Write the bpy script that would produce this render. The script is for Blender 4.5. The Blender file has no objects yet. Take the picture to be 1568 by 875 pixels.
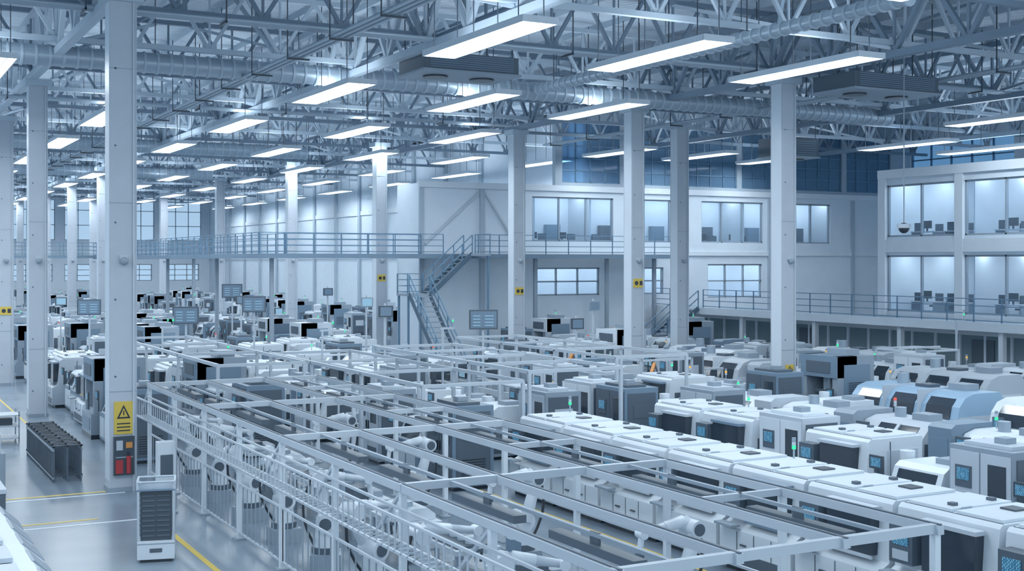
import bpy, math, random
from mathutils import Vector, Matrix
random.seed(11)
S=bpy.context.scene
S.view_settings.view_transform='Standard'
S.view_settings.look='None'
S.view_settings.exposure=0.1
S.view_settings.gamma=1.2

# ------------------------------------------------------------ materials
MATS={}
def mat(name,col,rough=.5,metal=0.,var=.08,scale=1.5,emit=0.,bump=0.):
    m=bpy.data.materials.new(name); m.use_nodes=True
    nt=m.node_tree; b=nt.nodes['Principled BSDF']
    b.inputs['Roughness'].default_value=rough
    b.inputs['Metallic'].default_value=metal
    tc=nt.nodes.new('ShaderNodeTexCoord'); nz=nt.nodes.new('ShaderNodeTexNoise')
    nz.inputs['Scale'].default_value=scale; nz.inputs['Detail'].default_value=4
    nt.links.new(tc.outputs['Object'],nz.inputs['Vector'])
    mx=nt.nodes.new('ShaderNodeMix'); mx.data_type='RGBA'
    lo=[max(0,c*(1-var)) for c in col]; hi=[min(1,c*(1+var)) for c in col]
    mx.inputs[6].default_value=(*lo,1); mx.inputs[7].default_value=(*hi,1)
    nt.links.new(nz.outputs['Fac'],mx.inputs[0]); nt.links.new(mx.outputs[2],b.inputs['Base Color'])
    if emit>0:
        b.inputs['Emission Color'].default_value=(*col,1); b.inputs['Emission Strength'].default_value=emit
        if emit<3: m.cycles.emission_sampling='NONE'
    if bump>0:
        bp=nt.nodes.new('ShaderNodeBump'); bp.inputs['Strength'].default_value=bump; bp.inputs['Distance'].default_value=.02
        n2=nt.nodes.new('ShaderNodeTexNoise'); n2.inputs['Scale'].default_value=25
        nt.links.new(tc.outputs['Object'],n2.inputs['Vector']); nt.links.new(n2.outputs['Fac'],bp.inputs['Height'])
        nt.links.new(bp.outputs['Normal'],b.inputs['Normal'])
    MATS[name]=m; return m
mat('white',(.61,.68,.75),.35)
mat('offwhite',(.43,.495,.565),.4)
mat('grey',(.22,.28,.345),.45)
mat('bluegrey',(.12,.19,.27),.4)
mat('paleblue',(.25,.40,.56),.4)
mat('dark',(.03,.045,.065),.4)
mat('slate',(.055,.08,.11),.45)
mat('steel',(.32,.40,.48),.35,.4)
mat('black',(.012,.018,.028),.3)
mat('window_dark',(.02,.03,.045),.08)
mat('screen_pale',(.18,.34,.46),.3,emit=.5)
mat('yellow',(.62,.43,.05),.5)
mat('orange',(.60,.22,.04),.5)
mat('red',(.35,.02,.025),.4)
mat('red_light',(.7,.05,.03),.4,emit=.5)
mat('amber_light',(.8,.4,.05),.4,emit=.5)
mat('green_light',(.02,.7,.25),.3,emit=.7)
mat('concrete',(.41,.46,.53),.7,var=.1,bump=.15)
mat('wall_white',(.58,.67,.76),.6)
mat('wall_grey',(.32,.40,.48),.6)
mat('truss',(.13,.19,.26),.5,.1)
mat('truss_light',(.38,.47,.56),.5,.1)
mat('railblue',(.10,.20,.31),.4,.2)
mat('staircase_steel',(.055,.10,.15),.4,.2)
mat('panel_green',(.15,.22,.26),.5)
mat('lamp',(.84,.94,1.0),.5,emit=27,var=0)
mat('added_roof_fill',(.76,.89,1.0),.5,emit=11,var=0)  # made-up upward glow that brightens the ceiling
mat('office_lamp',(.90,.96,1.0),.5,emit=24,var=0)
def screen_mat():
    m=bpy.data.materials.new('screen'); m.use_nodes=True; nt=m.node_tree; b=nt.nodes['Principled BSDF']
    tc=nt.nodes.new('ShaderNodeTexCoord'); mp=nt.nodes.new('ShaderNodeMapping'); mp.inputs['Rotation'].default_value=(0,math.pi/2,0)
    br=nt.nodes.new('ShaderNodeTexBrick'); br.inputs['Scale'].default_value=9; br.inputs['Color1'].default_value=(.03,.16,.30,1); br.inputs['Color2'].default_value=(.12,.36,.54,1); br.inputs['Mortar'].default_value=(.01,.04,.08,1); br.inputs['Mortar Size'].default_value=.06
    nt.links.new(tc.outputs['Object'],mp.inputs['Vector']); nt.links.new(mp.outputs[0],br.inputs['Vector'])
    nt.links.new(br.outputs['Color'],b.inputs['Base Color']); nt.links.new(br.outputs['Color'],b.inputs['Emission Color']); b.inputs['Emission Strength'].default_value=.6; b.inputs['Roughness'].default_value=.2
    m.cycles.emission_sampling='NONE'; MATS['screen']=m
screen_mat()
def floor_mat():
    m=bpy.data.materials.new('floor_epoxy'); m.use_nodes=True; nt=m.node_tree; b=nt.nodes['Principled BSDF']
    tc=nt.nodes.new('ShaderNodeTexCoord'); nz=nt.nodes.new('ShaderNodeTexNoise'); nz.inputs['Scale'].default_value=.35; nz.inputs['Detail'].default_value=8
    nt.links.new(tc.outputs['Object'],nz.inputs['Vector'])
    cr=nt.nodes.new('ShaderNodeValToRGB')
    cr.color_ramp.elements[0].position=.3; cr.color_ramp.elements[0].color=(.12,.17,.225,1)
    cr.color_ramp.elements[1].position=.75; cr.color_ramp.elements[1].color=(.175,.23,.29,1)
    nt.links.new(nz.outputs['Fac'],cr.inputs[0]); nt.links.new(cr.outputs[0],b.inputs['Base Color'])
    b.inputs['Roughness'].default_value=.26
    MATS['floor']=m
floor_mat()
def roof_mat():
    m=bpy.data.materials.new('roof_deck'); m.use_nodes=True; nt=m.node_tree; b=nt.nodes['Principled BSDF']
    b.inputs['Roughness'].default_value=.6
    tc=nt.nodes.new('ShaderNodeTexCoord'); w=nt.nodes.new('ShaderNodeTexWave'); w.bands_direction='Y'; w.inputs['Scale'].default_value=1.2
    nt.links.new(tc.outputs['Object'],w.inputs['Vector'])
    cr=nt.nodes.new('ShaderNodeValToRGB'); cr.color_ramp.elements[0].color=(.40,.50,.60,1); cr.color_ramp.elements[1].color=(.58,.69,.80,1)
    nt.links.new(w.outputs['Fac'],cr.inputs[0]); nt.links.new(cr.outputs[0],b.inputs['Base Color'])
    bp=nt.nodes.new('ShaderNodeBump'); bp.inputs['Distance'].default_value=.1; nt.links.new(w.outputs['Fac'],bp.inputs['Height']); nt.links.new(bp.outputs[0],b.inputs['Normal'])
    MATS['roof']=m
roof_mat()
def glass_mat(name,tint,fac):
    m=bpy.data.materials.new(name); m.use_nodes=True; nt=m.node_tree; nt.nodes.clear()
    o=nt.nodes.new('ShaderNodeOutputMaterial'); t=nt.nodes.new('ShaderNodeBsdfTransparent'); t.inputs[0].default_value=(*tint,1)
    g=nt.nodes.new('ShaderNodeBsdfPrincipled'); g.inputs['Base Color'].default_value=(tint[0]*.5,tint[1]*.6,tint[2]*.7,1); g.inputs['Roughness'].default_value=.08
    mx=nt.nodes.new('ShaderNodeMixShader'); mx.inputs[0].default_value=fac
    nt.links.new(t.outputs[0],mx.inputs[1]); nt.links.new(g.outputs[0],mx.inputs[2]); nt.links.new(mx.outputs[0],o.inputs[0])
    MATS[name]=m
glass_mat('glass_clear',(.88,.95,1.0),.07)
glass_mat('glass_blue',(.42,.62,.80),.4)
glass_mat('glass_pale',(.80,.88,.95),.25)

# ------------------------------------------------------------ mesh builder
class MB:
    def __init__(s): s.v=[];s.f=[];s.m=[];s.sm=[];s.mats=[]
    def mi(s,m):
        if m not in s.mats: s.mats.append(m)
        return s.mats.index(m)
    def add(s,vs,fs,m,smooth=False):
        o=len(s.v); s.v+=[tuple(v) for v in vs]; k=s.mi(m)
        for f in fs: s.f.append([o+i for i in f]); s.m.append(k); s.sm.append(smooth)
    def box(s,x0,x1,y0,y1,z0,z1,m):
        vs=[(x0,y0,z0),(x1,y0,z0),(x1,y1,z0),(x0,y1,z0),(x0,y0,z1),(x1,y0,z1),(x1,y1,z1),(x0,y1,z1)]
        s.add(vs,[(0,3,2,1),(4,5,6,7),(0,1,5,4),(1,2,6,5),(2,3,7,6),(3,0,4,7)],m)
    def beam(s,a,b,w,h,m):
        a=Vector(a);b=Vector(b);d=(b-a)
        if d.length<1e-6:return
        d.normalize(); up=Vector((0,0,1))
        if abs(d.dot(up))>.99: up=Vector((0,1,0))
        r=d.cross(up).normalized(); u=r.cross(d).normalized()
        r=r*w/2;u=u*h/2
        vs=[a-r-u,a+r-u,a+r+u,a-r+u,b-r-u,b+r-u,b+r+u,b-r+u]
        s.add(vs,[(0,1,2,3),(7,6,5,4),(0,4,5,1),(1,5,6,2),(2,6,7,3),(3,7,4,0)],m)
    def prism(s,pts,axis,lo,hi,m):
        n=len(pts); vs=[]
        for t in (lo,hi):
            for p in pts:
                vs.append((p[0],t,p[1]) if axis=='y' else (t,p[0],p[1]))
        fs=[tuple(range(n)),tuple(reversed(range(n,2*n)))]
        for i in range(n):
            j=(i+1)%n; fs.append((i,i+n,j+n,j))
        s.add(vs,fs,m)
    def cyl(s,a,b,r,m,n=12,r2=None):
        a=Vector(a);b=Vector(b);d=(b-a).normalized(); r2=r if r2 is None else r2
        up=Vector((0,0,1)) if abs(d.z)<.9 else Vector((1,0,0))
        p=d.cross(up).normalized(); q=p.cross(d).normalized()
        vs=[];
        for c,rr in((a,r),(b,r2)):
            for i in range(n):
                t=2*math.pi*i/n; vs.append(c+p*math.cos(t)*rr+q*math.sin(t)*rr)
        s.add(vs,[(i,(i+1)%n,(i+1)%n+n,i+n) for i in range(n)],m,True)
        s.add(vs,[tuple(reversed(range(n))),tuple(range(n,2*n))],m)
    def ball(s,c,r,m,n=12,k=7,sz=1.):
        vs=[];fs=[]
        for j in range(k+1):
            ph=math.pi*j/k
            for i in range(n):
                t=2*math.pi*i/n; vs.append((c[0]+r*math.sin(ph)*math.cos(t),c[1]+r*math.sin(ph)*math.sin(t),c[2]+r*sz*math.cos(ph)))
        for j in range(k):
            for i in range(n): fs.append((j*n+i,(j+1)*n+i,(j+1)*n+(i+1)%n,j*n+(i+1)%n))
        s.add(vs,fs,m,True)
    def mesh(s,name):
        me=bpy.data.meshes.new(name); me.from_pydata(s.v,[],s.f)
        for m in s.mats: me.materials.append(MATS[m])
        me.polygons.foreach_set('material_index',s.m); me.polygons.foreach_set('use_smooth',s.sm)
        me.update(); return me
def put(me,name,loc=(0,0,0),rot=0,bevel=0):
    o=bpy.data.objects.new(name,me); S.collection.objects.link(o); o.location=loc; o.rotation_euler=(0,0,rot)
    if bevel:
        b=o.modifiers.new('bevel','BEVEL'); b.width=bevel; b.segments=2; b.limit_method='ANGLE'; b.angle_limit=math.radians(40)
    return o

OCC=[]
def free(x0,x1,y0,y1,g=.12):
    for a in OCC:
        if x0-g<a[1] and x1+g>a[0] and y0-g<a[3] and y1+g>a[2]: return False
    return True

# ------------------------------------------------------------ shell
b=MB(); b.box(-16,68,2,162,-.3,0,'floor'); put(b.mesh('floor'),'floor')
b=MB(); b.box(-16,68,2,162,16.0,16.3,'roof')
for i in range(28): 
    x=-14+i*3.0; b.box(x-.06,x+.06,4,161,15.72,16,'truss_light')
put(b.mesh('ceiling'),'ceiling')
def wall_holes(b,axis,c0,c1,s0,s1,z0,z1,holes,m):
    ss=sorted(set([s0,s1]+[h[0] for h in holes]+[h[1] for h in holes])); zz=sorted(set([z0,z1]+[h[2] for h in holes]+[h[3] for h in holes]))
    for i in range(len(ss)-1):
        for j in range(len(zz)-1):
            sm=(ss[i]+ss[i+1])/2; zm=(zz[j]+zz[j+1])/2
            if any(h[0]<sm<h[1] and h[2]<zm<h[3] for h in holes): continue
            if axis=='x': b.box(ss[i],ss[i+1],c0,c1,zz[j],zz[j+1],m)
            else: b.box(c0,c1,ss[i],ss[i+1],zz[j],zz[j+1],m)
WN=[0]
def window(axis,c,s0,s1,z0,z1,glass='glass_clear',nx=1,nz=1,frame='white',fw=.09):
    WN[0]+=1; b=MB(); d=.07
    def bx(a0,a1,zz0,zz1,t,m):
        if axis=='x': b.box(a0,a1,c-t,c+t,zz0,zz1,m)
        else: b.box(c-t,c+t,a0,a1,zz0,zz1,m)
    bx(s0,s1,z0,z0+fw,d,frame);bx(s0,s1,z1-fw,z1,d,frame);bx(s0,s0+fw,z0,z1,d,frame);bx(s1-fw,s1,z0,z1,d,frame)
    for i in range(1,nx): x=s0+(s1-s0)*i/nx; bx(x-fw/2,x+fw/2,z0,z1,d,frame)
    for i in range(1,nz): z=z0+(z1-z0)*i/nz; bx(s0,s1,z-fw/2,z+fw/2,d,frame)
    bx(s0+fw,s1-fw,z0+fw,z1-fw,.01,glass)
    put(b.mesh('window'),'window_%d'%WN[0])
# back wall (far end)
b=MB(); holes=[]
x=-12
while x<60: holes.append((x,x+4.9,8.6,14.2)); holes.append((x,x+4.6,3.5,5.6)); x+=6
wall_holes(b,'x',161,161.4,-16,68,0,16,holes,'wall_white'); put(b.mesh('wall_back'),'wall_back')
for h in holes: window('x',161.2,h[0],h[1],h[2],h[3],'glass_pale',3,3,'grey')
# left wall, glazed
b=MB(); holes=[(y,y+7,2.5,13.0) for y in range(6,156,9)]
wall_holes(b,'y',-16.4,-16,2,162,0,16,holes,'wall_white'); put(b.mesh('wall_left'),'wall_left')
for h in holes: window('y',-16.2,h[0],h[1],h[2],h[3],'glass_clear',3,4)
# right outer wall with blue clerestory
b=MB(); holes=[(y,y+9,9.0,14.6) for y in range(6,60,10)]
wall_holes(b,'y',67.6,68,2,162,0,16,holes,'wall_white'); put(b.mesh('wall_right'),'wall_right')
for h in holes: window('y',67.8,h[0],h[1],h[2],h[3],'glass_blue',5,4,'railblue')
# partition closing the far hall on the right
b=MB(); b.box(42,42.3,68.3,160.9,0,15.7,'wall_white')
for i in range(15): y=70+i*6.2; b.box(41.8,42,y,y+.5,0,15.7,'wall_grey')
b.box(41.9,42,68.3,160.9,6.2,6.6,'white'); b.box(41.9,42,68.3,160.9,10.2,10.6,'white')
put(b.mesh('wall_partition'),'wall_partition')
# inner block wall Y=65
b=MB()
wins=[(36.4,42.2,7.2,9.9),(44.2,46.6,7.2,9.9),(49,54.1,7.2,9.9),(55,60,7.2,9.9),(36.6,41.2,3.9,5.6),(43,46,3.9,5.6),(49.5,54,3.6,5.8)]
top=[(38.5+i*4.6,38.5+i*4.6+4.2,10.8,14.6) for i in range(6)]
wall_holes(b,'x',65,65.35,29,67.6,0,10.5,wins,'wall_white')
wall_holes(b,'x',65,65.35,38,67.6,10.5,16,top,'wall_grey')
b.box(29,29.35,65.35,68.2,0,10.5,'wall_white'); b.box(29.35,67.6,68,68.2,0,10.3,'wall_white'); b.box(29.35,67.6,65.35,68.2,10.3,10.5,'roof')
b.box(28.9,67,64.86,65,10.25,10.6,'white'); b.box(28.9,67,64.88,65,6.35,6.6,'white')
for x in (29.1,33,35.5,47.6,54.6,62): b.box(x-.15,x+.15,64.85,65,0,10.2,'wall_grey')
b.beam((29.3,64.92,7),(32.8,64.92,10.0),.08,.12,'offwhite'); b.beam((33.2,64.92,10.0),(35.3,64.92,7),.08,.12,'offwhite')
b.box(29.35,67,65.35,68,6.3,6.5,'grey')
for i in range(9):
    x=30.5+i*4; b.box(x,x+3,66.4,66.6,10.15,10.22,'office_lamp'); b.box(x,x+3,66.4,66.6,6.15,6.22,'office_lamp')
    b.box(x+.4,x+1.4,67.6,67.95,6.5,8.3,'slate' if i%2 else 'bluegrey'); b.box(x+2.2,x+2.3,65.4,68,6.5,10.3,'offwhite')
put(b.mesh('wall_inner'),'wall_inner')
for w in wins: window('x',65.17,*w,'glass_clear',3 if w[1]-w[0]>4 else 1,2 if w[2]<7 else 1,'grey')
for w in top: window('x',65.17,*w,'glass_blue',4,5,'railblue',.07)
# right office block X=48
b=MB(); X0=48
ys=[27.2,32.4,37.6,42.9,48.0]
holes=[]
for i in range(4):
    holes.append((ys[i]+.3,ys[i+1]-.2,7.25,9.95)); holes.append((ys[i]+.3,ys[i+1]-.2,3.4,6.3))
wall_holes(b,'y',X0,X0+.3,22,48.2,3.0,10.6,holes,'wall_white')
b.box(X0,60,48.0,48.3,0,10.6,'wall_white'); b.box(X0,60,22,48,10.4,10.6,'wall_white'); b.box(X0+.3,60,22,48,6.5,6.8,'grey'); b.box(X0+.3,60,22,48,2.9,3.15,'grey')
b.box(55,55.2,22,48,0,10.4,'wall_white'); b.box(X0-.15,X0,22,48.3,10.3,10.75,'white'); b.box(X0-.1,X0,22,48.3,6.45,7.1,'white')
for y in ys: b.box(X0-.12,X0,y-.2,y+.3,3.0,10.4,'white')
for i in range(12):
    y=23+i*2.1
    for x in(49.5,52.5): b.box(x,x+.2,y,y+1.5,10.28,10.34,'office_lamp'); b.box(x,x+.2,y,y+1.5,6.38,6.44,'office_lamp')
    for z in (6.8,3.15):
        b.box(54.5,54.95,y,y+1.1,z,z+1.0+.8*(i%3==0),'slate' if i%2 else 'bluegrey'); b.box(52.2,52.7,y+.4,y+1.2,z,z+1.1,'offwhite' if i%3 else 'dark')
for y in (32.5,42.9): b.box(49,55,y,y+.08,3.15,10.3,'offwhite')
for y in (26,35.2,45.5): b.box(54.96,55.0,y,y+1.4,7.8,9.0,'bluegrey')
b.box(47.0,47.2,22,64,0,3.0,'panel_green')
for i in range(28):
    y=22.5+i*1.5; b.box(46.9,47,y-.06,y+.06,0,3,'wall_white'); 
for y in (26,33,40,52): b.box(46.93,47.02,y,y+1.3,0,2.3,'slate'); b.box(46.9,46.95,y+.1,y+.14,1,1.2,'steel')
b.box(46.85,47,22,64,2.5,3.0,'white')
put(b.mesh('office'),'office_block')
for h in holes: window('y',X0+.15,h[0],h[1],h[2],h[3],'glass_clear',2,1,'grey')

def desk_mesh():
    b=MB(); b.box(-.8,.8,-.4,.4,.7,.75,'offwhite')
    for x in(-.75,.7): b.box(x,x+.05,-.38,.38,0,.7,'grey')
    b.box(-.4,.2,.1,.15,.9,1.3,'black'); b.box(-.15,-.05,.1,.14,.75,.95,'dark'); b.box(.3,.7,-.1,.2,.75,1.2,'dark'); b.cyl((0,-.6,.0),(0,-.6,.45),.05,'dark'); b.box(-.25,.25,-.85,-.4,.45,.53,'slate'); b.box(-.25,.25,-.9,-.84,.5,1.15,'slate'); return b.mesh('desk')
dm=desk_mesh()
for (x,y,z,r) in [(37.5,66.6,6.5,0),(39.6,66.6,6.5,0),(41.4,66.6,6.5,0),(50.5,66.6,6.5,0),(53,66.6,6.5,0),(57,66.6,6.5,0)]+[(49.8,y,z,1.57) for y in (28.5,31,34,36.2,39,41.3,44.5,46.7) for z in (6.8,3.15)]:
    put(dm,'office_desk',(x,y,z),r)

# ------------------------------------------------------------ columns
def column(x,y,h=13.0,s=.68,dome=True):
    b=MB(); r=s/2
    b.box(-r,r,-r,r,0,h,'concrete'); b.box(-r-.012,-r,-r+.06,r-.06,.3,h-.2,'white')
    b.box(-r-.03,r+.03,-r-.03,r+.03,0,.12,'grey')
    b.box(-r-.15,r+.15,-r-.15,r+.15,h-.25,h,'truss_light')
    for z in (2.6,7.5,11): b.box(-r-.008,r+.008,-r-.008,r+.008,z,z+.02,'grey')
    for z in range(1,13,2): b.cyl((-r*.6,-r-.008,z),(-r*.6,-r,z),.03,'slate',6)
    b.cyl((r*.75,-r-.03,0),(r*.75,-r-.03,h),.03,'offwhite',6)
    if dome: b.box(-.1,.1,-r-.1,-r,6.05,6.15,'offwhite'); b.ball((0,-r-.12,6.0),.11,'grey')
    put(b.mesh('column'),'structural_column',(x,y,0)); OCC.append((x-r-.1,x+r+.1,y-r-.1,y+r+.1))
COLS=[(6.4,33.5),(6.6,51),(6.9,64.5),(31.7,36.9),(31.7,47.1),(31.7,58.3),(28,68.5),(28,85),(28,104),(28,125),(37.8,52),(6.4,84),(6.4,104),(6.4,125),(17,96),(17,110),(17,125),(17,145),(28,145),(6.4,145),(23,118),(23,135),(11,118),(11,135),(-6,51),(-6,84),(-6,33),(31.7,18)]
for (x,y) in COLS: column(x,y)
def sign_yellow(x,y,z,w=.42,h=.75,name='warning_sign'):
    b=MB(); b.box(x-w/2,x+w/2,y-.02,y,z,z+h,'yellow')
    b.prism([(x-w*.36,z+h*.48),(x+w*.36,z+h*.48),(x,z+h*.9)],'y',y-.028,y-.02,'black'); b.prism([(x-w*.22,z+h*.53),(x+w*.22,z+h*.53),(x,z+h*.8)],'y',y-.034,y-.028,'yellow')
    b.box(x-.015,x+.015,y-.04,y-.034,z+h*.58,z+h*.72,'black')
    for k in range(3): b.box(x-w*.35,x+w*.35,y-.026,y-.02,z+.08+k*.09,z+.11+k*.09,'black')
    put(b.mesh('sign'),name)
sign_yellow(6.4,33.155,1.5,.48,.85)
b=MB(); b.box(6.14,6.66,33.04,33.15,.45,1.45,'dark'); b.box(6.18,6.36,33.0,33.04,.5,.85,'red'); b.cyl((6.5,32.99,.5),(6.5,32.99,.95),.06,'red'); b.cyl((6.5,32.99,.95),(6.5,32.99,1.05),.03,'black'); b.box(6.2,6.36,33.02,33.04,1.1,1.35,'offwhite'); b.box(6.44,6.6,33.02,33.04,1.15,1.3,'orange'); b.box(6.18,6.62,33.02,33.04,.9,.93,'grey')
put(b.mesh('fire'),'fire_extinguisher_cabinet')
sign_yellow(31.7,36.555,1.6,.4,.45)
b=MB(); b.box(31.4,31.95,36.44,36.55,.5,1.4,'dark'); b.box(31.45,31.65,36.38,36.44,.55,1.0,'red'); b.box(31.7,31.9,36.4,36.44,.8,1.3,'offwhite'); put(b.mesh('fire'),'fire_extinguisher_cabinet')
for (x,y,z) in [(6.9,64.155,3.4),(28,68.155,4.8),(31.7,57.955,4.2),(31.7,46.755,4.8)]:
    b=MB(); b.box(x-.28,x+.28,y-.03,y,z,z+.4,'yellow'); b.cyl((x-.12,y-.04,z+.2),(x-.12,y-.03,z+.2),.1,'black'); b.box(x+.05,x+.2,y-.04,y-.03,z+.1,z+.3,'black'); put(b.mesh('aisle_sign'),'aisle_sign')

# ------------------------------------------------------------ roof trusses
def truss(axis,c,s0,s1,z0,z1,p,name,m='truss',ch=.22,dg=.12):
    b=MB()
    def P(s,z): return (s,c,z) if axis=='x' else (c,s,z)
    b.beam(P(s0,z0),P(s1,z0),ch,ch*.8,m); b.beam(P(s0,z1),P(s1,z1),ch,ch*.8,m)
    n=int(round((s1-s0)/p)); p=(s1-s0)/n
    for i in range(n):
        a=s0+i*p; b.beam(P(a,z1),P(a+p/2,z0),dg,dg,m); b.beam(P(a+p/2,z0),P(a+p,z1),dg,dg,m)
        b.beam(P(a+p/2,z0),P(a+p/2,z1),dg*.6,dg*.6,m)
        if axis=='x': b.box(a+p/2-.25,a+p/2+.25,c-.03,c+.03,z0-.1,z0+.25,m)
    put(b.mesh('truss'),name)
y=18.5; k=0
while y<160:
    truss('x',y,-15.8,67.4 if y<65 else 41.9,13.5,15.6,2.6,'roof_truss','truss' if k%2 else 'truss_light'); y+=6.4; k+=1
for x in (-6,6.4,17,31.7 ,): truss('y',x,4,160.8,13.1,15.4,3.2,'roof_girder','truss_light' if x<20 else 'truss',.3,.16)
for x in (44,57): truss('y',x,4,64.8,13.1,15.4,3.2,'roof_girder','truss',.3,.16)
b=MB()
for k in range(11):
    y=18.5+12.8*k
    for x in (-6,6.4,17,31.7,44,57):
        if y>60 and x>33: continue
        for d in(-1,1):
            if x==57 and d==1: continue
            b.beam((x,y,13.3),(x+d*4.6,y+6.4,15.5),.12,.12,'truss_light')
            b.beam((x,y+6.4,13.3),(x+d*4.6,y,15.5),.12,.12,'truss')
put(b.mesh('brace'),'roof_bracing')
def duct(a,c,r,name,ring=.45):
    b=MB(); a=Vector(a);c=Vector(c); b.cyl(a,c,r,'steel',16); L=(c-a).length; d=(c-a).normalized(); n=int(L/ring)
    for i in range(n+1): p=a+d*(i*ring); b.cyl(p-d*.04,p+d*.04,r+.035,'truss_light',16)
    n=int(L/6)
    for i in range(n+1): p=a+d*(i*6+.7 if i*6+.7<L else L-.3); b.beam(p,(p.x,p.y,15.9),.03,.03,'dark')
    put(b.mesh('duct'),name)
duct((-15,44.6,13.0),(45,44.6,13.0),.36,'ventilation_duct')
duct((-15,76,12.9),(26,76,12.9),.4,'ventilation_duct')
duct((-15,99,12.9),(26,99,12.9),.4,'ventilation_duct')
duct((24.9,24,13.0),(24.9,44,13.0),.2,'ventilation_duct')
def pipes(axis,c,s0,s1,z,n=3,m='steel'):
    b=MB()
    for i in range(n):
        if axis=='x': b.cyl((s0,c+i*.22,z),(s1,c+i*.22,z),.06,m,8)
        else: b.cyl((c+i*.22,s0,z),(c+i*.22,s1,z),.06,m,8)
    s=s0+1
    while s<s1:
        if axis=='x': b.box(s-.03,s+.03,c-.1,c+n*.22,z-.12,z-.06,'dark'); b.box(s-.02,s+.02,c-.1,c-.07,z-.1,15.7,'dark')
        else: b.box(c-.1,c+n*.22,s-.03,s+.03,z-.12,z-.06,'dark'); b.box(c-.1,c-.07,s-.02,s+.02,z-.1,15.7,'dark')
        s+=4
    put(b.mesh('pipes'),'pipe_run')
pipes('x',55.5,-15,30,12.9); pipes('x',36.5,-15,66,13.2); pipes('y',12.8,10,160,12.7); pipes('y',0,10,160,12.7); pipes('y',36.6,10,64,12.9)
def ahu(x,y,z,sx,sy,sz):
    b=MB(); b.box(-sx/2,sx/2,-sy/2,sy/2,0,sz,'slate'); b.box(-sx/2-.08,sx/2+.08,-sy/2-.08,sy/2+.08,-.06,.02,'grey')
    for i in range(7): b.box(-sx/2+.2,sx/2-.2,-sy/2-.03,-sy/2,.08+i*sz*.12,.12+i*sz*.12,'bluegrey')
    for i in range(2):
        b.cyl((-sx/4+i*sx/2,0,-.12),(-sx/4+i*sx/2,0,-.06),min(sx,sy)*.2,'black',20)
    for sx_ in(-1,1):
        for sy_ in(-1,1): b.beam((sx_*sx*.45,sy_*sy*.45,sz),(sx_*sx*.45,sy_*sy*.45,15.7-z),.04,.04,'dark')
    put(b.mesh('ahu'),'air_handling_unit',(x,y,z),0,.02)
ahu(19.0,39.2,12.5,3.6,2.2,.6); ahu(34.2,34.6,12.3,4.2,2.2,.6); ahu(48.3,55.8,12.0,2.6,2.2,1.1)

# ------------------------------------------------------------ lamps
def lamp_mesh(L=6.3,W=1.1):
    b=MB(); b.box(-W/2,W/2,0,L,.06,.14,'white')
    b.box(-W/2,-W/2+.04,0,L,-.04,.06,'white'); b.box(W/2-.04,W/2,0,L,-.04,.06,'white'); b.box(-W/2,W/2,-.03,.02,-.04,.14,'white'); b.box(-W/2,W/2,L-.02,L+.03,-.04,.14,'white')
    n=4; w=(W-.16)/n
    for i in range(n):
        x=-W/2+.08+i*w; b.add([(x+.03,.05,.02),(x+.03,L-.05,.02),(x+w-.03,L-.05,.02),(x+w-.03,.05,.02)],[(0,1,2,3)],'lamp')
        if i: b.box(x-.015,x+.015,.02,L-.02,-.03,.06,'offwhite')
    b.add([(-.3,.3,.16),(.3,.3,.16),(.3,L-.3,.16),(-.3,L-.3,.16)],[(0,1,2,3)],'added_roof_fill')  # glowing sheet added above the housing to lift roof deck and trusses
    for x in(-W*.35,W*.35):
        for y in(.5,L/2,L-.5): b.beam((x,y,.15),(x,y,15.6-12.3),.025,.025,'dark')
    return b.mesh('lamp')
lm=lamp_mesh(); LX=[-7.6,-1.7,4.2,10.1,16.1,21.95,27.8]
for i in range(11):
    for x in LX+[33.7,39.6]:
        y=28.3+12.7*i
        if x<0 and i>7: continue
        if x>30 and i<3: continue
        if (i==0 and x in(4.2,10.1)) or (i==1 and x==10.1): continue
        if y+6.4<158: put(lm,'pendant_lamp',(x,y,12.3))
for x in LX+[33.7,39.6]: put(lm,'pendant_lamp',(x,15.6,12.3))
for (x,y) in [(45.4,34.8),(45.4,57.3),(51.2,57.3),(51,46.2),(51.3,33),(39.6,57.3),(57,46)]: put(lm,'pendant_lamp',(x,y,12.3))

# ------------------------------------------------------------ walkways, rails, stairs
def railing(b,a,c,z,h=1.1,m='railblue',sp=1.5):
    a=Vector((a[0],a[1],z));c=Vector((c[0],c[1],z));L=(c-a).length;n=max(1,int(L/sp))
    for k in range(n+1): p=a+(c-a)*k/n; b.beam(p,p+Vector((0,0,h)),.05,.05,m)
    for hh in(.12,.45,.78,h): b.beam(a+Vector((0,0,hh)),c+Vector((0,0,hh)),.05 if hh<h else .07,.04,m)
def stairs(b,a,c,w,n,m='staircase_steel'):
    a=Vector(a);c=Vector(c); d=Vector((c.x-a.x,c.y-a.y,0)); d.normalize(); s=Vector((-d.y,d.x,0))*w/2
    for k in range(n):
        t=(k+.5)/n; p=a+(c-a)*t
        b.beam(p-s,p+s,.28,.05,'grey')
    for sg in(-1,1):
        o=s*sg; b.beam(a+o,c+o,.06,.26,m)
        for hh in(.6,1.05): b.beam(a+o+Vector((0,0,hh)),c+o+Vector((0,0,hh)),.05,.05,'railblue')
        for k in range(5): p=a+(c-a)*(k/4)+o; b.beam(p,p+Vector((0,0,1.05)),.05,.05,'railblue')
b=MB(); b.box(-15.9,29,112,114,6.25,6.5,'bluegrey'); railing(b,(-15.9,112),(29,112),6.5); railing(b,(-15.9,114),(29,114),6.5)
for x in range(-14,29,7): b.box(x-.12,x+.12,112.8,113.1,0,6.25,'grey')
put(b.mesh('catwalk'),'catwalk')
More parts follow.
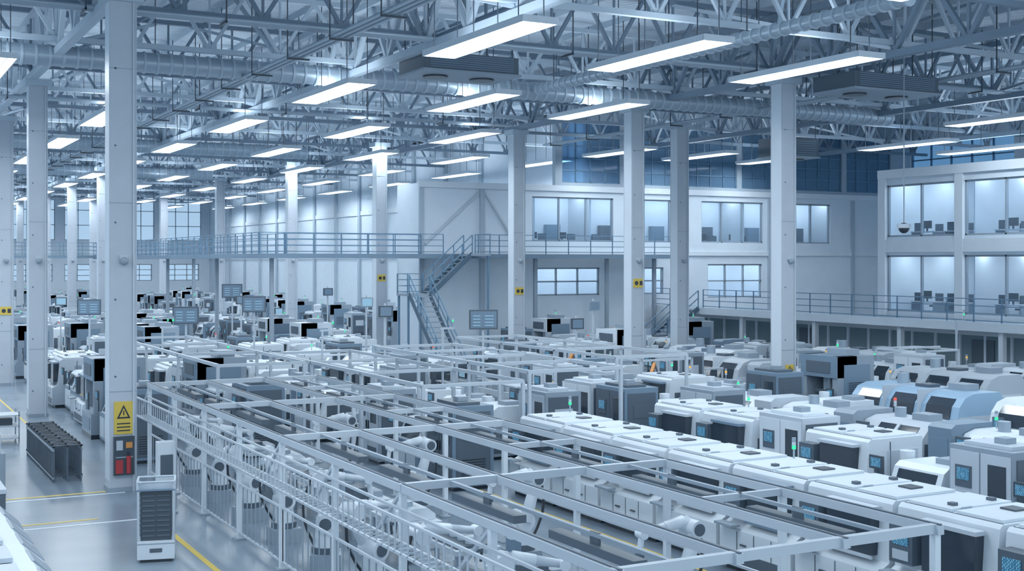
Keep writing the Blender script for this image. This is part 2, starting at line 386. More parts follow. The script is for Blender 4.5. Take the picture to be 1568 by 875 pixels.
b=MB(); b.box(19,45.5,63.0,64.8,6.15,6.4,'bluegrey'); railing(b,(31.6,63.05),(45.5,63.05),6.4); railing(b,(19,63.05),(29.6,63.05),6.4); railing(b,(21,64.75),(29,64.75),6.4); b.box(19,21,64.8,111.8,6.15,6.4,'bluegrey'); railing(b,(19.05,63),(19.05,111.8),6.4); railing(b,(20.95,64.8),(20.95,111.8),6.4)
for (x,y) in [(20,64),(20,75),(20,88),(20,101),(36,63.9),(41,63.9),(44.5,63.9)]: b.box(x-.1,x+.1,y-.1,y+.1,0,6.15,'grey')
put(b.mesh('walkway'),'mezzanine_walkway')
b=MB(); stairs(b,(27.4,56.8,0),(27.4,61.4,4.2),1.2,16)
b.box(26.7,28.2,61.4,62.9,4.1,4.22,'grey'); railing(b,(26.75,61.5),(26.75,62.9),4.2,sp=1.4); railing(b,(26.75,62.88),(28.2,62.88),4.2,sp=1.4)
stairs(b,(28.2,62.15,4.2),(30.7,62.15,6.4),1.1,10); b.box(30.6,31.8,61.5,62.98,6.28,6.4,'grey')
for p in[(26.8,61.5),(26.8,62.8),(28.1,62.8)]: b.box(p[0]-.05,p[0]+.05,p[1]-.05,p[1]+.05,0,4.1,'railblue')
b.box(31.65,31.75,61.6,61.7,0,6.3,'railblue'); railing(b,(31.75,61.5),(31.75,62.95),6.4,sp=1.4)
put(b.mesh('stairs'),'metal_staircase'); OCC.append((26.4,32,55,63)); OCC.append((24.2,26.6,50,62))
b=MB(); stairs(b,(40.2,60.2,0),(44.65,60.2,3.2),1.3,16); put(b.mesh('stairs'),'metal_staircase'); OCC.append((40,45,58,61))
b=MB(); b.box(44.8,46.8,24,64.5,3.0,3.2,'bluegrey') ; b.box(44.7,44.8,24,64.5,2.85,3.25,'white'); railing(b,(44.9,24),(44.9,59.4),3.2,m='railblue'); railing(b,(44.9,61),(44.9,64.5),3.2)
b.box(46.8,47.84,24,64.5,3.02,3.18,'bluegrey')
for y in range(26,64,6): b.box(45.0,45.25,y-.12,y+.12,0,3,'white')
put(b.mesh('deck'),'raised_platform'); OCC.append((44.6,68,20,66)); OCC.append((28.8,68,64,70)); OCC.append((35.7,44.7,63.6,64.2)); OCC.append((19.7,20.3,63,102))

# ------------------------------------------------------------ machines
def vents(b,x0,x1,y,z0,n=5,m='dark',dz=.07):
    for i in range(n): b.box(x0,x1,y-.012,y,z0+i*dz,z0+i*dz+.03,m)
def stack(b,x,y,z,c=0):
    L=[('green_light','yellow','red'),('green_light','offwhite','grey'),('offwhite','amber_light','grey'),('offwhite','offwhite','red_light')][c%4]
    b.cyl((x,y,z),(x,y,z+.22),.02,'steel',6)
    for k in range(3): b.cyl((x,y,z+.22+k*.08),(x,y,z+.29+k*.08),.042,L[k],10)
def mk_center(c1,c2,st=0):
    b=MB(); b.box(-.85,.95,-.98,.98,0,.12,'black')
    b.prism([(-.98,.12),(-.98,.82),(-.74,.95),(-.66,1.92),(-.6,1.98),(1,1.98),(1,.12)],'y',-1.03,1.03,c1)
    b.box(-.9,-.68,-.75,.3,1.03,1.8,'window_dark'); b.box(-.93,-.89,-.8,.35,.98,1.04,c2); b.box(-.93,-.7,-.8,.35,1.79,1.86,c2)
    b.box(-.98,-.7,.42,.92,1.08,1.72,'slate'); b.box(-.995,-.98,.50,.84,1.38,1.62,'screen'); b.box(-.995,-.98,.5,.84,1.14,1.3,'offwhite')
    b.box(-1.2,-.98,.4,.94,.9,.95,'grey'); b.box(-.99,-.98,-.9,.9,.16,.4,'slate')
    for y in(-.5,.0,.5): b.box(-.99,-.98,y-.01,y+.01,.4,.8,'slate')
    for y in(-.3,.3): b.box(-1.02,-.98,y-.08,y+.08,.55,.58,'dark')
    b.box(-.5,.9,-.95,-.05,1.98,2.03,c1); b.box(-.5,.9,.05,.95,1.98,2.03,c1); b.box(.2,.5,-.6,-.3,2.03,2.06,'dark'); b.box(-.3,-.1,-.02,.02,1.98,2.05,'steel')
    for x in(-.3,.6): b.box(x,x+.12,.2,.32,2.03,2.08,'slate')
    b.box(-.55,-.53,-1.0,1.0,1.978,1.99,'slate')
    b.box(-.1,.85,-1.045,-1.03,.3,1.7,c2); vents(b,.0,.7,-1.045,.45,6); b.box(-.5,-.2,-1.045,-1.03,.9,1.5,'slate')
    b.box(-.02,.0,-1.05,-1.03,.15,1.9,'slate')
    if st: stack(b,.7,.8,2.0,st)
    return b
def mk_cabinet(c1,c2,side='slate'):
    b=MB(); b.box(-.55,.55,-.75,.75,0,.1,'black'); b.box(-.6,.6,-.8,.8,.1,2.2,c1); b.box(-.62,-.6,-.76,-.02,.18,2.1,c2); b.box(-.62,-.6,.02,.76,.18,2.1,c2)
    b.box(-.66,-.62,-.1,-.06,1,1.25,'black'); b.box(-.66,-.62,.06,.1,1,1.25,'black'); b.box(-.64,-.62,.2,.62,1.35,1.8,'slate'); b.box(-.65,-.64,.25,.57,1.5,1.75,'screen'); b.box(-.63,-.62,-.65,-.2,1.2,1.9,'window_dark'); b.box(-.5,.5,-.82,-.8,.2,2.05,side); vents(b,-.35,.35,-.82,.3,8,'black'); b.box(-.3,.3,-.835,-.82,1.3,1.7,c2)
    b.box(-.4,.3,-.6,.6,2.2,2.28,c2); b.box(-.2,.1,-.3,.0,2.28,2.4,'grey'); b.box(-.64,-.62,-.65,.0,.3,.5,'slate'); return b
def mk_lathe(c1,c2,st=0):
    b=MB(); b.box(-.65,.75,-1.5,1.5,0,.15,'black')
    b.prism([(-.78,.15),(-.8,.75),(-.62,.85),(-.5,1.35),(-.25,1.62),(.1,1.72),(.8,1.72),(.8,.15)],'y',-1.55,.75,c1)
    b.prism([(-.7,.15),(-.7,1.75),(-.55,1.85),(.8,1.85),(.8,.15)],'y',.78,1.55,c2)
    b.prism([(-.66,.88),(-.53,1.34),(-.28,1.6),(-.24,1.56),(-.48,1.3),(-.6,.88)],'y',-1.25,.15,'window_dark')
    b.prism([(-.69,.86),(-.56,1.36),(-.3,1.63),(-.26,1.6),(-.5,1.34),(-.62,.86)],'y',-.58,-.48,c1)
    b.box(-.72,-.6,.25,.65,1.0,1.6,'slate'); b.box(-.735,-.72,.31,.59,1.32,1.53,'screen'); b.box(-.735,-.72,.29,.61,1.05,1.22,'dark')
    b.box(-.83,-.8,-1.3,-.3,.3,.65,'slate'); b.box(-.83,-.8,-.2,.6,.3,.65,c2); b.box(-.715,-.7,.9,1.4,.3,1.5,'bluegrey')
    b.box(-.45,.6,-1.56,-1.55,.3,1.2,'slate'); vents(b,-.3,.5,-1.56,.4,5); b.box(.1,.6,-1.2,-.6,1.72,1.9,'grey'); b.cyl((.3,0,1.72),(.3,0,1.98),.16,'steel')
    if st: stack(b,.6,.5,1.72,st)
    return b
def mk_big(c1,c2):
    b=MB(); b.box(-1,1.05,-2.2,2.2,0,.2,'black')
    prof=[(-1.1,.2),(-1.1,1.0),(-.95,1.1),(-.85,1.5),(-.6,1.78),(-.2,1.9),(.9,1.9),(1.1,1.7),(1.1,.2)]
    b.prism(prof,'y',-2.3,2.3,c1)
    for y in(-1.5,0,1.5): b.box(-1.13,-1.1,y-.6,y+.6,.3,.95,c2); b.box(-1.15,-1.13,y-.2,y+.2,.75,.79,'dark'); b.prism([(-.98,1.12),(-.88,1.5),(-.66,1.74),(-.62,1.7),(-.84,1.46),(-.92,1.12)],'y',y-.5,y+.5,'window_dark')
    for y in(-.75,.75): b.box(-.98,.95,y-.03,y+.03,1.1,1.94,c2)
    b.box(-.9,.9,-2.33,-2.3,.4,1.2,c2); vents(b,-.6,.6,-2.33,.5,7); b.box(-1.16,-1.1,1.6,2.0,1.05,1.4,'slate'); b.box(-1.17,-1.16,1.65,1.95,1.1,1.35,'screen')
    b.box(.2,.8,-1.6,-.9,1.9,2.1,'grey'); b.cyl((.4,1.2,1.9),(.4,1.2,2.25),.2,'steel'); b.box(.0,.5,-.3,.3,1.9,2.0,'slate'); return b
def mk_conveyor(c1,c2,L=3.0):
    b=MB(); h=L/2; b.box(-.4,.4,-h,h,.78,.86,'slate'); b.box(-.46,-.4,-h,h,.7,.92,c1); b.box(.4,.46,-h,h,.7,.92,c1)
    for y in(-h+.2,0,h-.2):
        for x in(-.42,.42): b.box(x-.04,x+.04,y-.04,y+.04,0,.72,c2)
        b.box(-.42,.42,y-.03,y+.03,.3,.36,c2)
    b.box(-.3,.3,-h+.3,-h+.9,.86,1.2,c1); b.box(-.3,.3,.1,.6,.86,1.1,'grey'); b.box(-.5,-.46,-.3,.3,.3,.7,c2)
    for x in(-.42,.42): b.box(x-.03,x+.03,h-.6,h-.54,.9,1.7,c1)
    b.box(-.45,.45,h-.63,h-.51,1.64,1.72,c1); b.box(-.1,.1,h-.66,h-.48,1.35,1.64,'dark'); return b
def mk_cell(c1,c2):
    b=MB()
    for x in(-1.2,1.2):
        for y in(-1.2,1.2): b.box(x-.04,x+.04,y-.04,y+.04,0,2.2,c1)
    for z in(.9,2.2):
        for x in(-1.2,1.2): b.box(x-.04,x+.04,-1.2,1.2,z-.08,z,c1)
        for y in(-1.2,1.2): b.box(-1.2,1.2,y-.04,y+.04,z-.08,z,c1)
    b.box(-1.0,1.0,-1.0,1.0,0,.75,c2); b.box(-.9,.9,-.9,.9,.75,.82,'slate'); b.box(-.3,.2,-.5,.1,.82,1.5,'white'); b.box(-.1,.5,.3,.7,.82,1.25,'grey'); b.cyl((.5,-.4,.82),(.5,-.4,1.4),.12,'steel'); b.box(-1.02,-1,-.6,.0,.2,.6,'dark')
    b.beam((-.05,-.2,1.5),(.4,.2,1.9),.12,.12,'orange' if c2=='slate' else 'white'); b.beam((.4,.2,1.9),(.55,.1,1.35),.08,.08,'slate'); b.box(-1.26,-1.2,.4,.9,1.2,1.6,'dark'); b.box(-1.27,-1.26,.47,.83,1.27,1.53,'screen'); b.box(-1.2,1.2,-.2,-.1,2.2,2.28,c1); return b
def mk_bench(c1,c2):
    b=MB(); b.box(-.5,.5,-.9,.9,.82,.88,c1)
    for x in(-.45,.4):
        for y in(-.85,.8): b.box(x,x+.05,y,y+.05,0,.82,c2)
    b.box(-.4,.4,.1,.8,.05,.7,c2); b.box(.3,.36,-.85,.85,1.0,1.7,c2); b.box(.3,.36,-.85,-.8,.88,1.7,c2); b.box(.3,.36,.8,.85,.88,1.7,c2)
    b.box(.18,.24,-.6,-.0,1.05,1.45,'black'); b.box(.17,.18,-.57,-.03,1.08,1.42,'screen_pale'); b.box(-.2,.1,.2,.6,.88,1.15,'dark'); b.box(-.3,0,-.4,0,.88,.92,'grey'); b.box(-.4,.4,-.85,.85,1.68,1.74,c1); return b
def mk_compact(c1,c2,st=0):
    b=MB(); b.box(-.7,.7,-.9,.9,.1,1.0,c2); b.box(-.6,.6,-.8,.8,0,.1,'black'); b.prism([(-.7,1.0),(-.5,1.5),(-.35,1.6),(.7,1.6),(.7,1.0)],'y',-.9,.5,c1)
    b.prism([(-.69,1.06),(-.53,1.46),(-.47,1.46),(-.6,1.06)],'y',-.75,.35,'window_dark'); b.cyl((.1,.7,1.0),(.1,.7,1.75),.17,'white'); b.box(-.72,-.7,-.7,-.1,.2,.85,c1); b.box(-.72,-.7,.0,.7,.2,.85,c1); b.box(-.5,.5,-.915,-.9,.2,.85,'slate')
    b.beam((-.75,.75,1),(-.75,.75,1.5),.04,.04,'dark'); b.box(-.82,-.76,.55,.95,1.4,1.7,'dark'); b.box(-.83,-.82,.6,.9,1.45,1.65,'screen'); b.box(0,.5,-.7,-.2,1.6,1.72,'grey')
    if st: stack(b,.5,.3,1.6,st)
    return b
def mk_press(c1,c2):
    b=MB(); b.box(-.9,.9,-.9,.9,0,.15,'black'); b.box(-.9,.9,-.9,.9,.15,.85,c1); b.box(.1,.9,-.9,.9,.85,2.7,c1); b.box(-.8,.1,-.9,-.65,.85,2.7,c1); b.box(-.8,.1,.65,.9,.85,2.7,c1); b.box(-.85,.1,-.9,.9,1.95,2.7,c2)
    b.box(-.7,.1,-.6,.6,.85,.95,'steel'); b.cyl((-.35,0,1.5),(-.35,0,1.95),.2,'steel'); b.box(-.6,-.1,-.45,.45,1.38,1.5,'slate'); b.box(-.87,-.85,-.6,.6,2.1,2.5,'slate'); b.box(-.92,-.9,-.7,.7,.3,.7,'bluegrey')
    b.box(-.5,.7,-.92,-.9,1.0,2.4,'bluegrey'); vents(b,-.3,.6,-.92,1.2,9); b.box(0,.6,-.5,.5,2.7,2.9,'grey'); b.beam((-.95,-.75,1.0),(-.95,-.75,1.6),.04,.04,'dark'); b.box(-1.0,-.95,-.9,-.55,1.3,1.6,'dark'); b.box(-1.01,-1.0,-.86,-.6,1.35,1.55,'screen'); stack(b,.7,.7,2.7,1); return b
LIB=[]
def reg(name,fn,fx,fy,vs,bev=.03):
    for v in vs: LIB.append((name,fn(*v).mesh(name),fx,fy,bev))
reg('machining_center',mk_center,1.1,1.06,[('white','offwhite'),('offwhite','grey'),('white','bluegrey',1)])
reg('control_cabinet',mk_cabinet,.67,.84,[('offwhite','white'),('bluegrey','slate'),('grey','offwhite')])
reg('cnc_lathe',mk_lathe,.85,1.58,[('white','offwhite'),('offwhite','grey',3),('white','bluegrey',1)])
reg('processing_machine',mk_big,1.18,2.36,[('offwhite','white'),('paleblue','offwhite'),('white','bluegrey')],.03)
reg('belt_conveyor',mk_conveyor,.5,1.52,[('offwhite','grey')],.01)
reg('assembly_cell',mk_cell,1.3,1.26,[('white','grey'),('offwhite','slate')],.01)
reg('workbench',mk_bench,.52,.92,[('offwhite','grey')],.01)
reg('packaging_machine',mk_compact,.85,.97,[('white','grey'),('offwhite','bluegrey',2),('white','slate')],.02)
reg('hydraulic_press',mk_press,1.02,.93,[('offwhite','white'),('grey','bluegrey')],.02)
def idx(n): return [i for i,l in enumerate(LIB) if l[0]==n]
def place(i,x,y,r=0,force=False):
    n,me,fx,fy,bv=LIB[i]
    if r%2: fx,fy=fy,fx
    if not force and not free(x-fx,x+fx,y-fy,y+fy): return False
    OCC.append((x-fx,x+fx,y-fy,y+fy)); put(me,n,(x,y,0),r*math.pi/2,bv); return True
MC=idx('machining_center');CC=idx('control_cabinet');CL=idx('cnc_lathe');PM=idx('processing_machine');BC=idx('belt_conveyor');AC=idx('assembly_cell');WB=idx('workbench');PK=idx('packaging_machine');HP=idx('hydraulic_press')
def display(x,y,z,w=1.1,h=.75):
    b=MB(); b.box(-w/2,w/2,-.05,.05,z,z+h,'slate'); b.box(-w/2+.06,w/2-.06,-.06,-.05,z+.06,z+h-.06,'bluegrey')
    for k in range(4): b.box(-w/2+.15,-w/2+.15+w*.25,-.066,-.06,z+.14+k*.12,z+.17+k*.12,'screen_pale'); b.box(.05,.05+w*.3,-.066,-.06,z+.14+k*.12,z+.17+k*.12,'screen_pale')
    b.box(-.04,.04,.05,.13,0,z+h*.8,'offwhite'); b.box(-.2,.2,-.1,.25,0,.04,'grey')
    put(b.mesh('display'),'information_display',(x,y,0),-.35); OCC.append((x-.25,x+.25,y-.25,y+.25))
for (x,y,z) in [(21.4,42.0,3.4),(12.9,53.4,3.3),(16.9,56.8,3.6),(18.6,66.6,4.0),(10.4,62.2,3.4)]: display(x,y,z)
def frame(x0,x1,y0,y1,h,name,nc=3):
    b=MB()
    for x in(x0,x1):
        b.box(x-.045,x+.045,y0,y1,h-.1,h,'offwhite')
        for k in range(4):
            y=y0+(y1-y0)*k/3; b.box(x-.045,x+.045,y-.045,y+.045,0,h-.05,'offwhite'); OCC.append((x-.06,x+.06,y-.06,y+.06))
    for k in range(nc+1):
        y=y0+(y1-y0)*k/nc; b.box(x0,x1,y-.04,y+.04,h-.1,h-.01,'offwhite')
    put(b.mesh('frame'),name)
frame(13.4,16.4,29.8,43,2.75,'overhead_frame'); frame(16.6,19.6,29.8,41,3.0,'overhead_frame',4); frame(9.9,12.6,37,52,2.9,'overhead_frame'); frame(22.2,25.0,34,46,2.9,'overhead_frame')
# row 1
for k in range(8): place(MC[[0,0,0,2][k%4]],16.1,11.9+k*2.18,0,True)
# row 2
yy=12.5
for n in [MC[1],PK[0],CC[2],PK[2],MC[0],CC[0],MC[2],MC[0]]:
    h=LIB[n][3]; place(n,20.9,yy+h,0,True); yy+=2*h+.12
place(CC[1],21.0,31.6);place(CC[0],21.0,33.5);place(CC[2],18.4,31.8)
# row 3
yy=13
for n in [CL[0],CL[0],CL[2],CL[1],CL[0],CL[2]]:
    h=LIB[n][3]; place(n,25.3,yy+h); yy+=2*h+.3
place(PM[1],30.9,29.2); place(PM[2],31.0,23.5); place(CC[1],28.3,33.4,0); place(PM[0],36.5,33)
OCC.append((12.6,14.8,8,28.4))
OCC.append((1.0,6.2,18,160))
OCC.append((7.0,12.9,10.5,36))
place(CC[1],8.0,38.2); place(CC[0],8.0,40.0); place(PK[1],8.2,42.0); place(HP[1],8.2,44.2)
pool=MC*2+CC+CL*2+PM+BC*2+AC*3+WB*2+PK*2+HP
x=8.6
while x<43.5:
    y=29.0 if x>13 else 36.9
    while y<61.5:
        n=random.choice(pool); fy=LIB[n][3]
        if random.random()<.93:
            if place(n,x+random.uniform(-.15,.15),y+fy): y+=2*fy+random.choice([.25,.35,.9]); continue
            m=random.choice(PK+CC+WB)
            if place(m,x,y+LIB[m][3]): y+=2*LIB[m][3]+.3; continue
        y+=.8
    x+=random.choice([2.5,2.7,3.2])
x=8.6
while x<27:
    y=62
    while y<108:
        n=random.choice(pool+HP*3+CC*2); fy=LIB[n][3]
        if random.random()<.92 and place(n,x,y+fy): y+=2*fy+random.choice([.3,.6,1.4]); continue
        y+=1.0
    x+=2.7
for x in (9,13,18,23,26.5,33,38):
    y=116 if x<30 else 72
    while y<156:
        n=random.choice(PM+MC+CC+HP*2) 
        if place(n,x,y+LIB[n][3]): y+=2*LIB[n][3]+.8+(1.5 if x>30 else 0)
        else: y+=1
for k in range(5): place(CL[k%3],8.8,54+k*3.6)
for k,y in enumerate((44,49,54,59,64,69,74)): place(PM[k%3],-.4,y+1.0,2)
b=MB()
for k in range(80):
    x=random.uniform(9,43); y=random.uniform(38,106)
    if y>62 and x>26: continue
    if not free(x-.05,x+.05,y-.05,y+.05,.02): continue
    h=random.uniform(2.6,4.6); OCC.append((x-.05,x+.05,y-.05,y+.05))
    b.box(x-.035,x+.035,y-.035,y+.035,0,h,'offwhite'); b.box(x-.1,x+.1,y-.1,y+.1,0,.03,'grey')
    if k%3: b.box(x-.3,x+.3,y-.12,y-.04,h-.55,h-.1,random.choice(['slate','dark','grey'])); b.box(x-.24,x+.24,y-.125,y-.12,h-.5,h-.15,random.choice(['screen_pale','bluegrey','bluegrey'])) 
    else: b.box(x-.1,x+.5,y-.03,y+.03,h-.08,h,'offwhite'); stack(b,x+.45,y,h,1)
put(b.mesh('poles'),'service_poles')

# ------------------------------------------------------------ gantry cell
b=MB(); XS=[7.5,9.15,10.8,12.4]; H=2.62
for x in XS: b.box(x-.055,x+.055,11.4,35.2,H-.14,H-.02,'offwhite'); b.box(x-.02,x+.02,11.4,35.2,H-.02,H,'slate')
y=11.5;k=0
while y<35.4:
    if k%2==0: b.box(7.43,12.47,y-.05,y+.05,H-.13,H-.01,'offwhite')
    else: b.box(10.8,12.47,y-.04,y+.04,H-.13,H-.03,'offwhite')
    for x in (7.5,12.4): b.box(x-.05,x+.05,y-.05,y+.05,0,H-.1,'white'); b.box(x-.12,x+.12,y-.12,y+.12,0,.03,'grey')
    b.beam((7.5,y,H-.1),(7.5,y+1,H-.9),.05,.05,'offwhite')
    y+=2.96;k+=1
for x in (8.3,11.6):
    yy=12.2
    while yy<34: b.box(x-.1,x+.1,yy,yy+2.0,H-.28,H-.17,'slate'); b.box(x-.02,x+.02,yy+.9,yy+1.1,H-.17,H-.02,'slate'); yy+=2.96
    b.box(x-.03,x+.03,11.5,35,H-.08,H-.03,'grey')
for x in(7.1,7.4):
    for z in(1.75,2.25): b.box(x-.02,x+.02,11.5,35,z-.02,z+.02,'offwhite')
yy=11.5
while yy<35: b.box(7.09,7.11,yy-.01,yy+.01,1.75,2.25,'offwhite'); b.box(7.08,7.42,yy-.01,yy+.01,1.74,1.77,'offwhite'); yy+=.24
for z in(.15,1.2): b.box(7.48,7.52,11.5,35,z-.02,z+.02,'offwhite'); b.box(12.38,12.42,11.5,35,z-.02,z+.02,'offwhite')
yy=11.6
while yy<35: b.box(7.49,7.51,yy-.01,yy+.01,.15,1.2,'grey'); yy+=.3
put(b.mesh('gantry'),'robot_cell_frame')

def robot(x,y,rot,lean=.35,reach=.9):
    b=MB(); b.box(-.3,.3,-.3,.3,0,.3,'grey'); b.cyl((0,0,.3),(0,0,.42),.27,'slate',20); b.cyl((0,0,.42),(0,0,.8),.22,'white',20,.19); b.cyl((0,-.22,.88),(0,.22,.88),.19,'white',20); b.cyl((0,-.24,.88),(0,-.22,.88),.12,'slate',16)
    s=Vector((0,0,.88)); e=s+Vector((-math.sin(lean)*.85,0,math.cos(lean)*.85))
    o=Vector((0,.16,0)); b.cyl(s+o,e+o,.13,'white',16,.10)
    b.cyl(e+Vector((0,-.14,0)),e+Vector((0,.26,0)),.145,'white',18); b.cyl(e+Vector((0,.26,0)),e+Vector((0,.28,0)),.1,'slate',16)
    q=e+Vector((.12,-.02,.1)); w=q+Vector((reach,0,-.12)); b.cyl(e,q,.12,'white',12); b.cyl(q,q+(w-q)*.45,.1,'white',14,.085); b.cyl(q+(w-q)*.45,w,.075,'offwhite',14,.055)
    b.cyl(w+Vector((0,-.09,0)),w+Vector((0,.09,0)),.08,'white',14)
    t=w+Vector((.04,0,-.3)); b.cyl(w,t,.05,'white',12); b.cyl(t,t+Vector((0,0,-.05)),.08,'slate',12)
    for d in(-.06,.06): b.beam(t+Vector((d,0,-.05)),t+Vector((d*.7,0,-.22)),.03,.04,'dark')
    p0=Vector((-.22,0,.45))
    for k in range(5):
        t0=k/5;t1=(k+1)/5; f=lambda t:p0.lerp(e+Vector((-.16,0,0)),t)+Vector((-.18*math.sin(t*math.pi),0,0)); b.cyl(f(t0),f(t1),.028,'black',6)
    put(b.mesh('robot'),'robot_arm',(x,y,0),rot)
for k,y in enumerate((15.4,17.9,20.6,23.1,25.7,28.2,30.8,33.4)):
    robot(8.3,y,.35*(k%3-1),(.15+.2*(k%3)),.75+.1*(k%2)); 
    if k%2==0: robot(11.8,y+.9,3.14,.3,.8)
    b=MB(); b.box(-.45,.45,-.8,.8,.75,.85,'offwhite')
    for sx in(-.38,.38):
        for sy in(-.7,.7): b.box(sx-.04,sx+.04,sy-.04,sy+.04,0,.75,'grey')
    b.box(-.38,.38,-.7,.7,.25,.3,'grey')
    if k%3==0: b.prism([(-.35,.85),(-.3,1.0),(-.1,1.1),(.2,1.1),(.4,.95),(.4,.85)],'y',-.6,.55,'white'); b.cyl((-.1,-.3,1.05),(-.1,-.3,1.2),.12,'steel')
    elif k%3==1:
        b.box(-.35,.0,-.6,-.1,.85,1.1,'slate'); b.box(.1,.38,-.5,.3,.85,.98,'grey'); b.cyl((-.15,.35,.85),(-.15,.35,1.1),.16,'steel'); b.box(-.1,.1,.5,.7,.85,1.3,'bluegrey')
    else:
        b.box(-.4,.4,-.7,.7,.85,.9,'slate'); 
        for q in range(4): b.cyl((0,-.5+q*.33,.9),(0,-.5+q*.33,1.02),.12,'white')
    put(b.mesh('fixture'),'assembly_fixture',(10.0,y,0),0,.01)
b=MB(); b.box(8.9,10.4,11.8,13.9,.0,.9,'offwhite'); b.prism([(8.9,.9),(9.1,1.35),(9.6,1.5),(10.2,1.4),(10.4,.9)],'y',11.9,13.8,'white'); b.box(9.2,9.5,12.2,12.6,1.38,1.5,'slate'); b.box(9.0,10.3,12.8,12.84,1.3,1.52,'grey'); stack(b,9.8,13.2,1.45,1); put(b.mesh('m'),'laser_cutting_machine',bevel=.03)

# ------------------------------------------------------------ aisle items
b=MB()
b.box(-.36,.36,-.34,.34,.06,.42,'white'); b.box(-.3,.3,-.3,.3,0,.06,'black'); b.box(-.12,.12,-.35,-.34,.2,.28,'slate'); b.box(-.36,.36,-.345,-.335,.36,.38,'grey')
b.box(-.3,.3,-.26,.28,.42,1.42,'dark')
for k in range(9): b.box(-.27,-.02,-.275,-.26,.5+k*.1,.53+k*.1,'slate'); b.box(.02,.27,-.275,-.26,.5+k*.1,.53+k*.1,'slate'); b.box(-.315,-.3,-.2,.22,.5+k*.1,.55+k*.1,'bluegrey')
for sx in(-.34,.34):
    for sy in(-.31,.31): b.cyl((sx,sy,.42),(sx,sy,1.52),.025,'offwhite',8)
b.box(-.37,.37,-.34,.34,1.42,1.46,'bluegrey')
for sy in(-.33,.33): b.cyl((-.36,sy,1.6),(.36,sy,1.6),.022,'offwhite',8)
for sx in(-.36,.36): b.cyl((sx,-.33,1.6),(sx,.33,1.6),.022,'offwhite',8); b.cyl((sx,-.33,1.45),(sx,-.33,1.6),.022,'offwhite',8); b.cyl((sx,.33,1.45),(sx,.33,1.6),.022,'offwhite',8)
put(b.mesh('amr'),'mobile_robot_cart',(5.55,25.4,0),-.25,.02)
b=MB()
for k in range(19):
    y=35.4+k*.3
    for x in(5.0,5.35,5.7): b.box(x-.025,x+.025,y-.03,y+.03,0,1.05 if k%2 else .98,'slate')
    b.box(4.95,5.75,y-.03,y+.03,.95,1.0,'dark'); b.box(4.95,5.75,y-.02,y+.02,.15,.2,'dark')
for x in(4.98,5.72): b.box(x-.02,x+.02,35.3,40.9,.85,.9,'grey'); b.box(x-.02,x+.02,35.3,40.9,.1,.14,'grey')
put(b.mesh('trolleys'),'nested_trolley_rack')
b=MB(); b.box(1.2,3.0,19.5,26.6,0,.15,'dark'); b.prism([(3.05,.15),(3.05,.8),(2.7,1.12),(1.2,1.15),(1.2,.15)],'y',19.4,26.7,'white')
for k in range(5): y=20+k*1.4; b.prism([(3.08,.8),(2.73,1.14),(2.68,1.12),(3.03,.78)],'y',y,y+.9,'grey'); b.box(3.05,3.07,y-.1,y+1.0,.2,.72,'offwhite'); b.box(1.5,2.4,y,y+1.0,1.14,1.22,'offwhite'); b.box(1.7,1.9,y+.3,y+.6,1.22,1.25,'slate')
b.box(2.95,3.2,19.3,19.6,0,1.0,'white'); put(b.mesh('m'),'packing_line_machine',bevel=.02)
b=MB(); b.box(2.0,3.0,28,29.3,0,1.1,'slate'); b.box(1.98,3.02,27.98,29.32,1.1,1.2,'offwhite'); b.box(3.0,3.02,28.2,29.2,.2,1,'bluegrey'); b.box(2.3,2.7,28.4,28.9,1.2,1.45,'grey'); put(b.mesh('m'),'tool_cabinet',bevel=.02)
b=MB(); b.box(2.6,3.7,34.6,37.8,0,1.0,'grey'); b.box(2.7,3.6,34.7,36.4,1.0,1.5,'offwhite'); b.box(3.7,3.72,34.8,36.0,.2,.9,'white'); b.box(2.8,3.5,36.6,37.4,1.0,1.25,'dark'); put(b.mesh('m'),'tool_cabinet',bevel=.02)
b=MB()
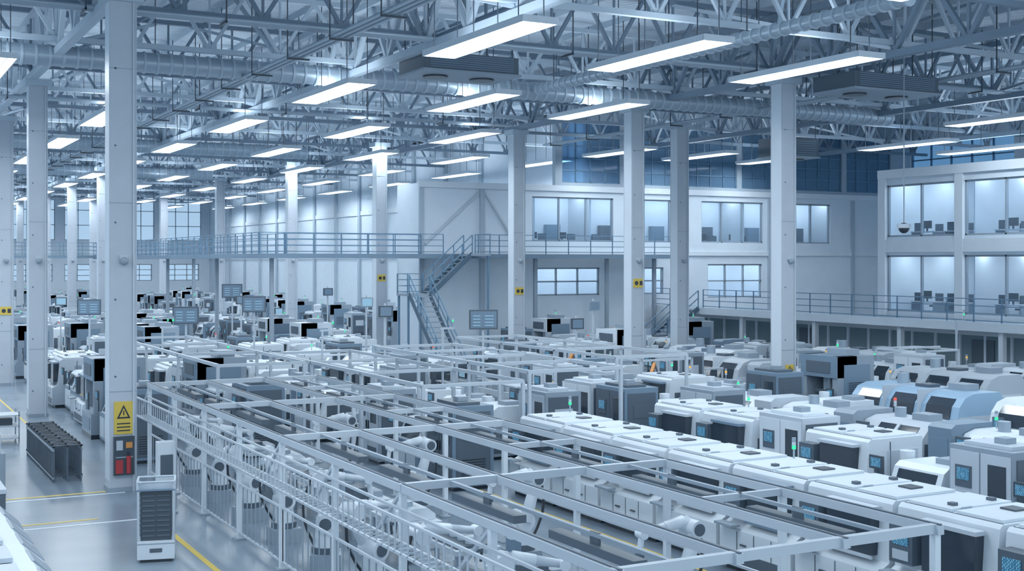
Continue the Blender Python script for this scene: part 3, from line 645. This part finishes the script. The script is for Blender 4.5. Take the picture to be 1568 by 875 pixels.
for z in(.15,.55,.9): b.box(4.4,5.1,43.6,44.6,z,z+.04,'offwhite')
for x in(4.42,5.08):
    for y in(43.62,44.58): b.box(x-.02,x+.02,y-.02,y+.02,0.0,1.05,'grey')
b.box(4.5,4.9,43.8,44.3,.59,.8,'dark'); put(b.mesh('cart'),'tool_cart')
b=MB(); b.box(6.55,6.95,29.8,30.1,.0,1.7,'white'); b.box(6.6,6.9,29.78,29.8,.9,1.4,'slate'); b.box(6.5,7.0,29.7,30.2,0,.05,'grey'); put(b.mesh('p'),'control_panel_stand',bevel=.01)

# ------------------------------------------------------------ floor markings
def line(x0,x1,y0,y1,m,name='floor_marking'):
    b=MB(); b.box(x0,x1,y0,y1,0,.006,m); put(b.mesh('line'),name)
line(6.3,6.42,11,29.6,'yellow'); line(1.0,6.42,33.0,33.1,'white'); line(1,6.0,33.35,33.47,'yellow'); line(3.4,5.2,29.9,30.0,'yellow'); line(1,6.2,29.4,29.5,'white'); line(5.9,5.98,42,150,'yellow'); line(1.6,1.68,42,150,'yellow')
line(13.1,13.2,8,29,'yellow'); line(14.6,14.7,8,29,'yellow'); line(33.5,43.8,31,31.12,'yellow'); line(43.9,44,24,58,'yellow')
b=MB(); b.cyl((33.9,32.9,7.2),(33.9,32.9,7.35),.24,'offwhite',16); b.ball((33.9,32.9,7.2),.2,'black'); b.cyl((33.9,32.9,7.35),(33.9,32.9,15.7),.025,'grey',6); put(b.mesh('dome'),'security_camera')

# ------------------------------------------------------------ light
w=bpy.data.worlds.new('World'); S.world=w; w.use_nodes=True
bg=w.node_tree.nodes['Background']; bg.inputs[0].default_value=(.64,.83,1.0,1); bg.inputs[1].default_value=1.25

cam=bpy.data.cameras.new('Camera'); co=bpy.data.objects.new('Camera',cam); S.collection.objects.link(co)
co.location=(0,0,6); co.rotation_euler=(math.radians(90),0,-math.radians(28.32)); cam.lens=43.6; cam.sensor_width=36; cam.shift_y=-.0239; cam.clip_end=500
S.camera=co
print('machines',len(OCC),'objects',len(bpy.data.objects))
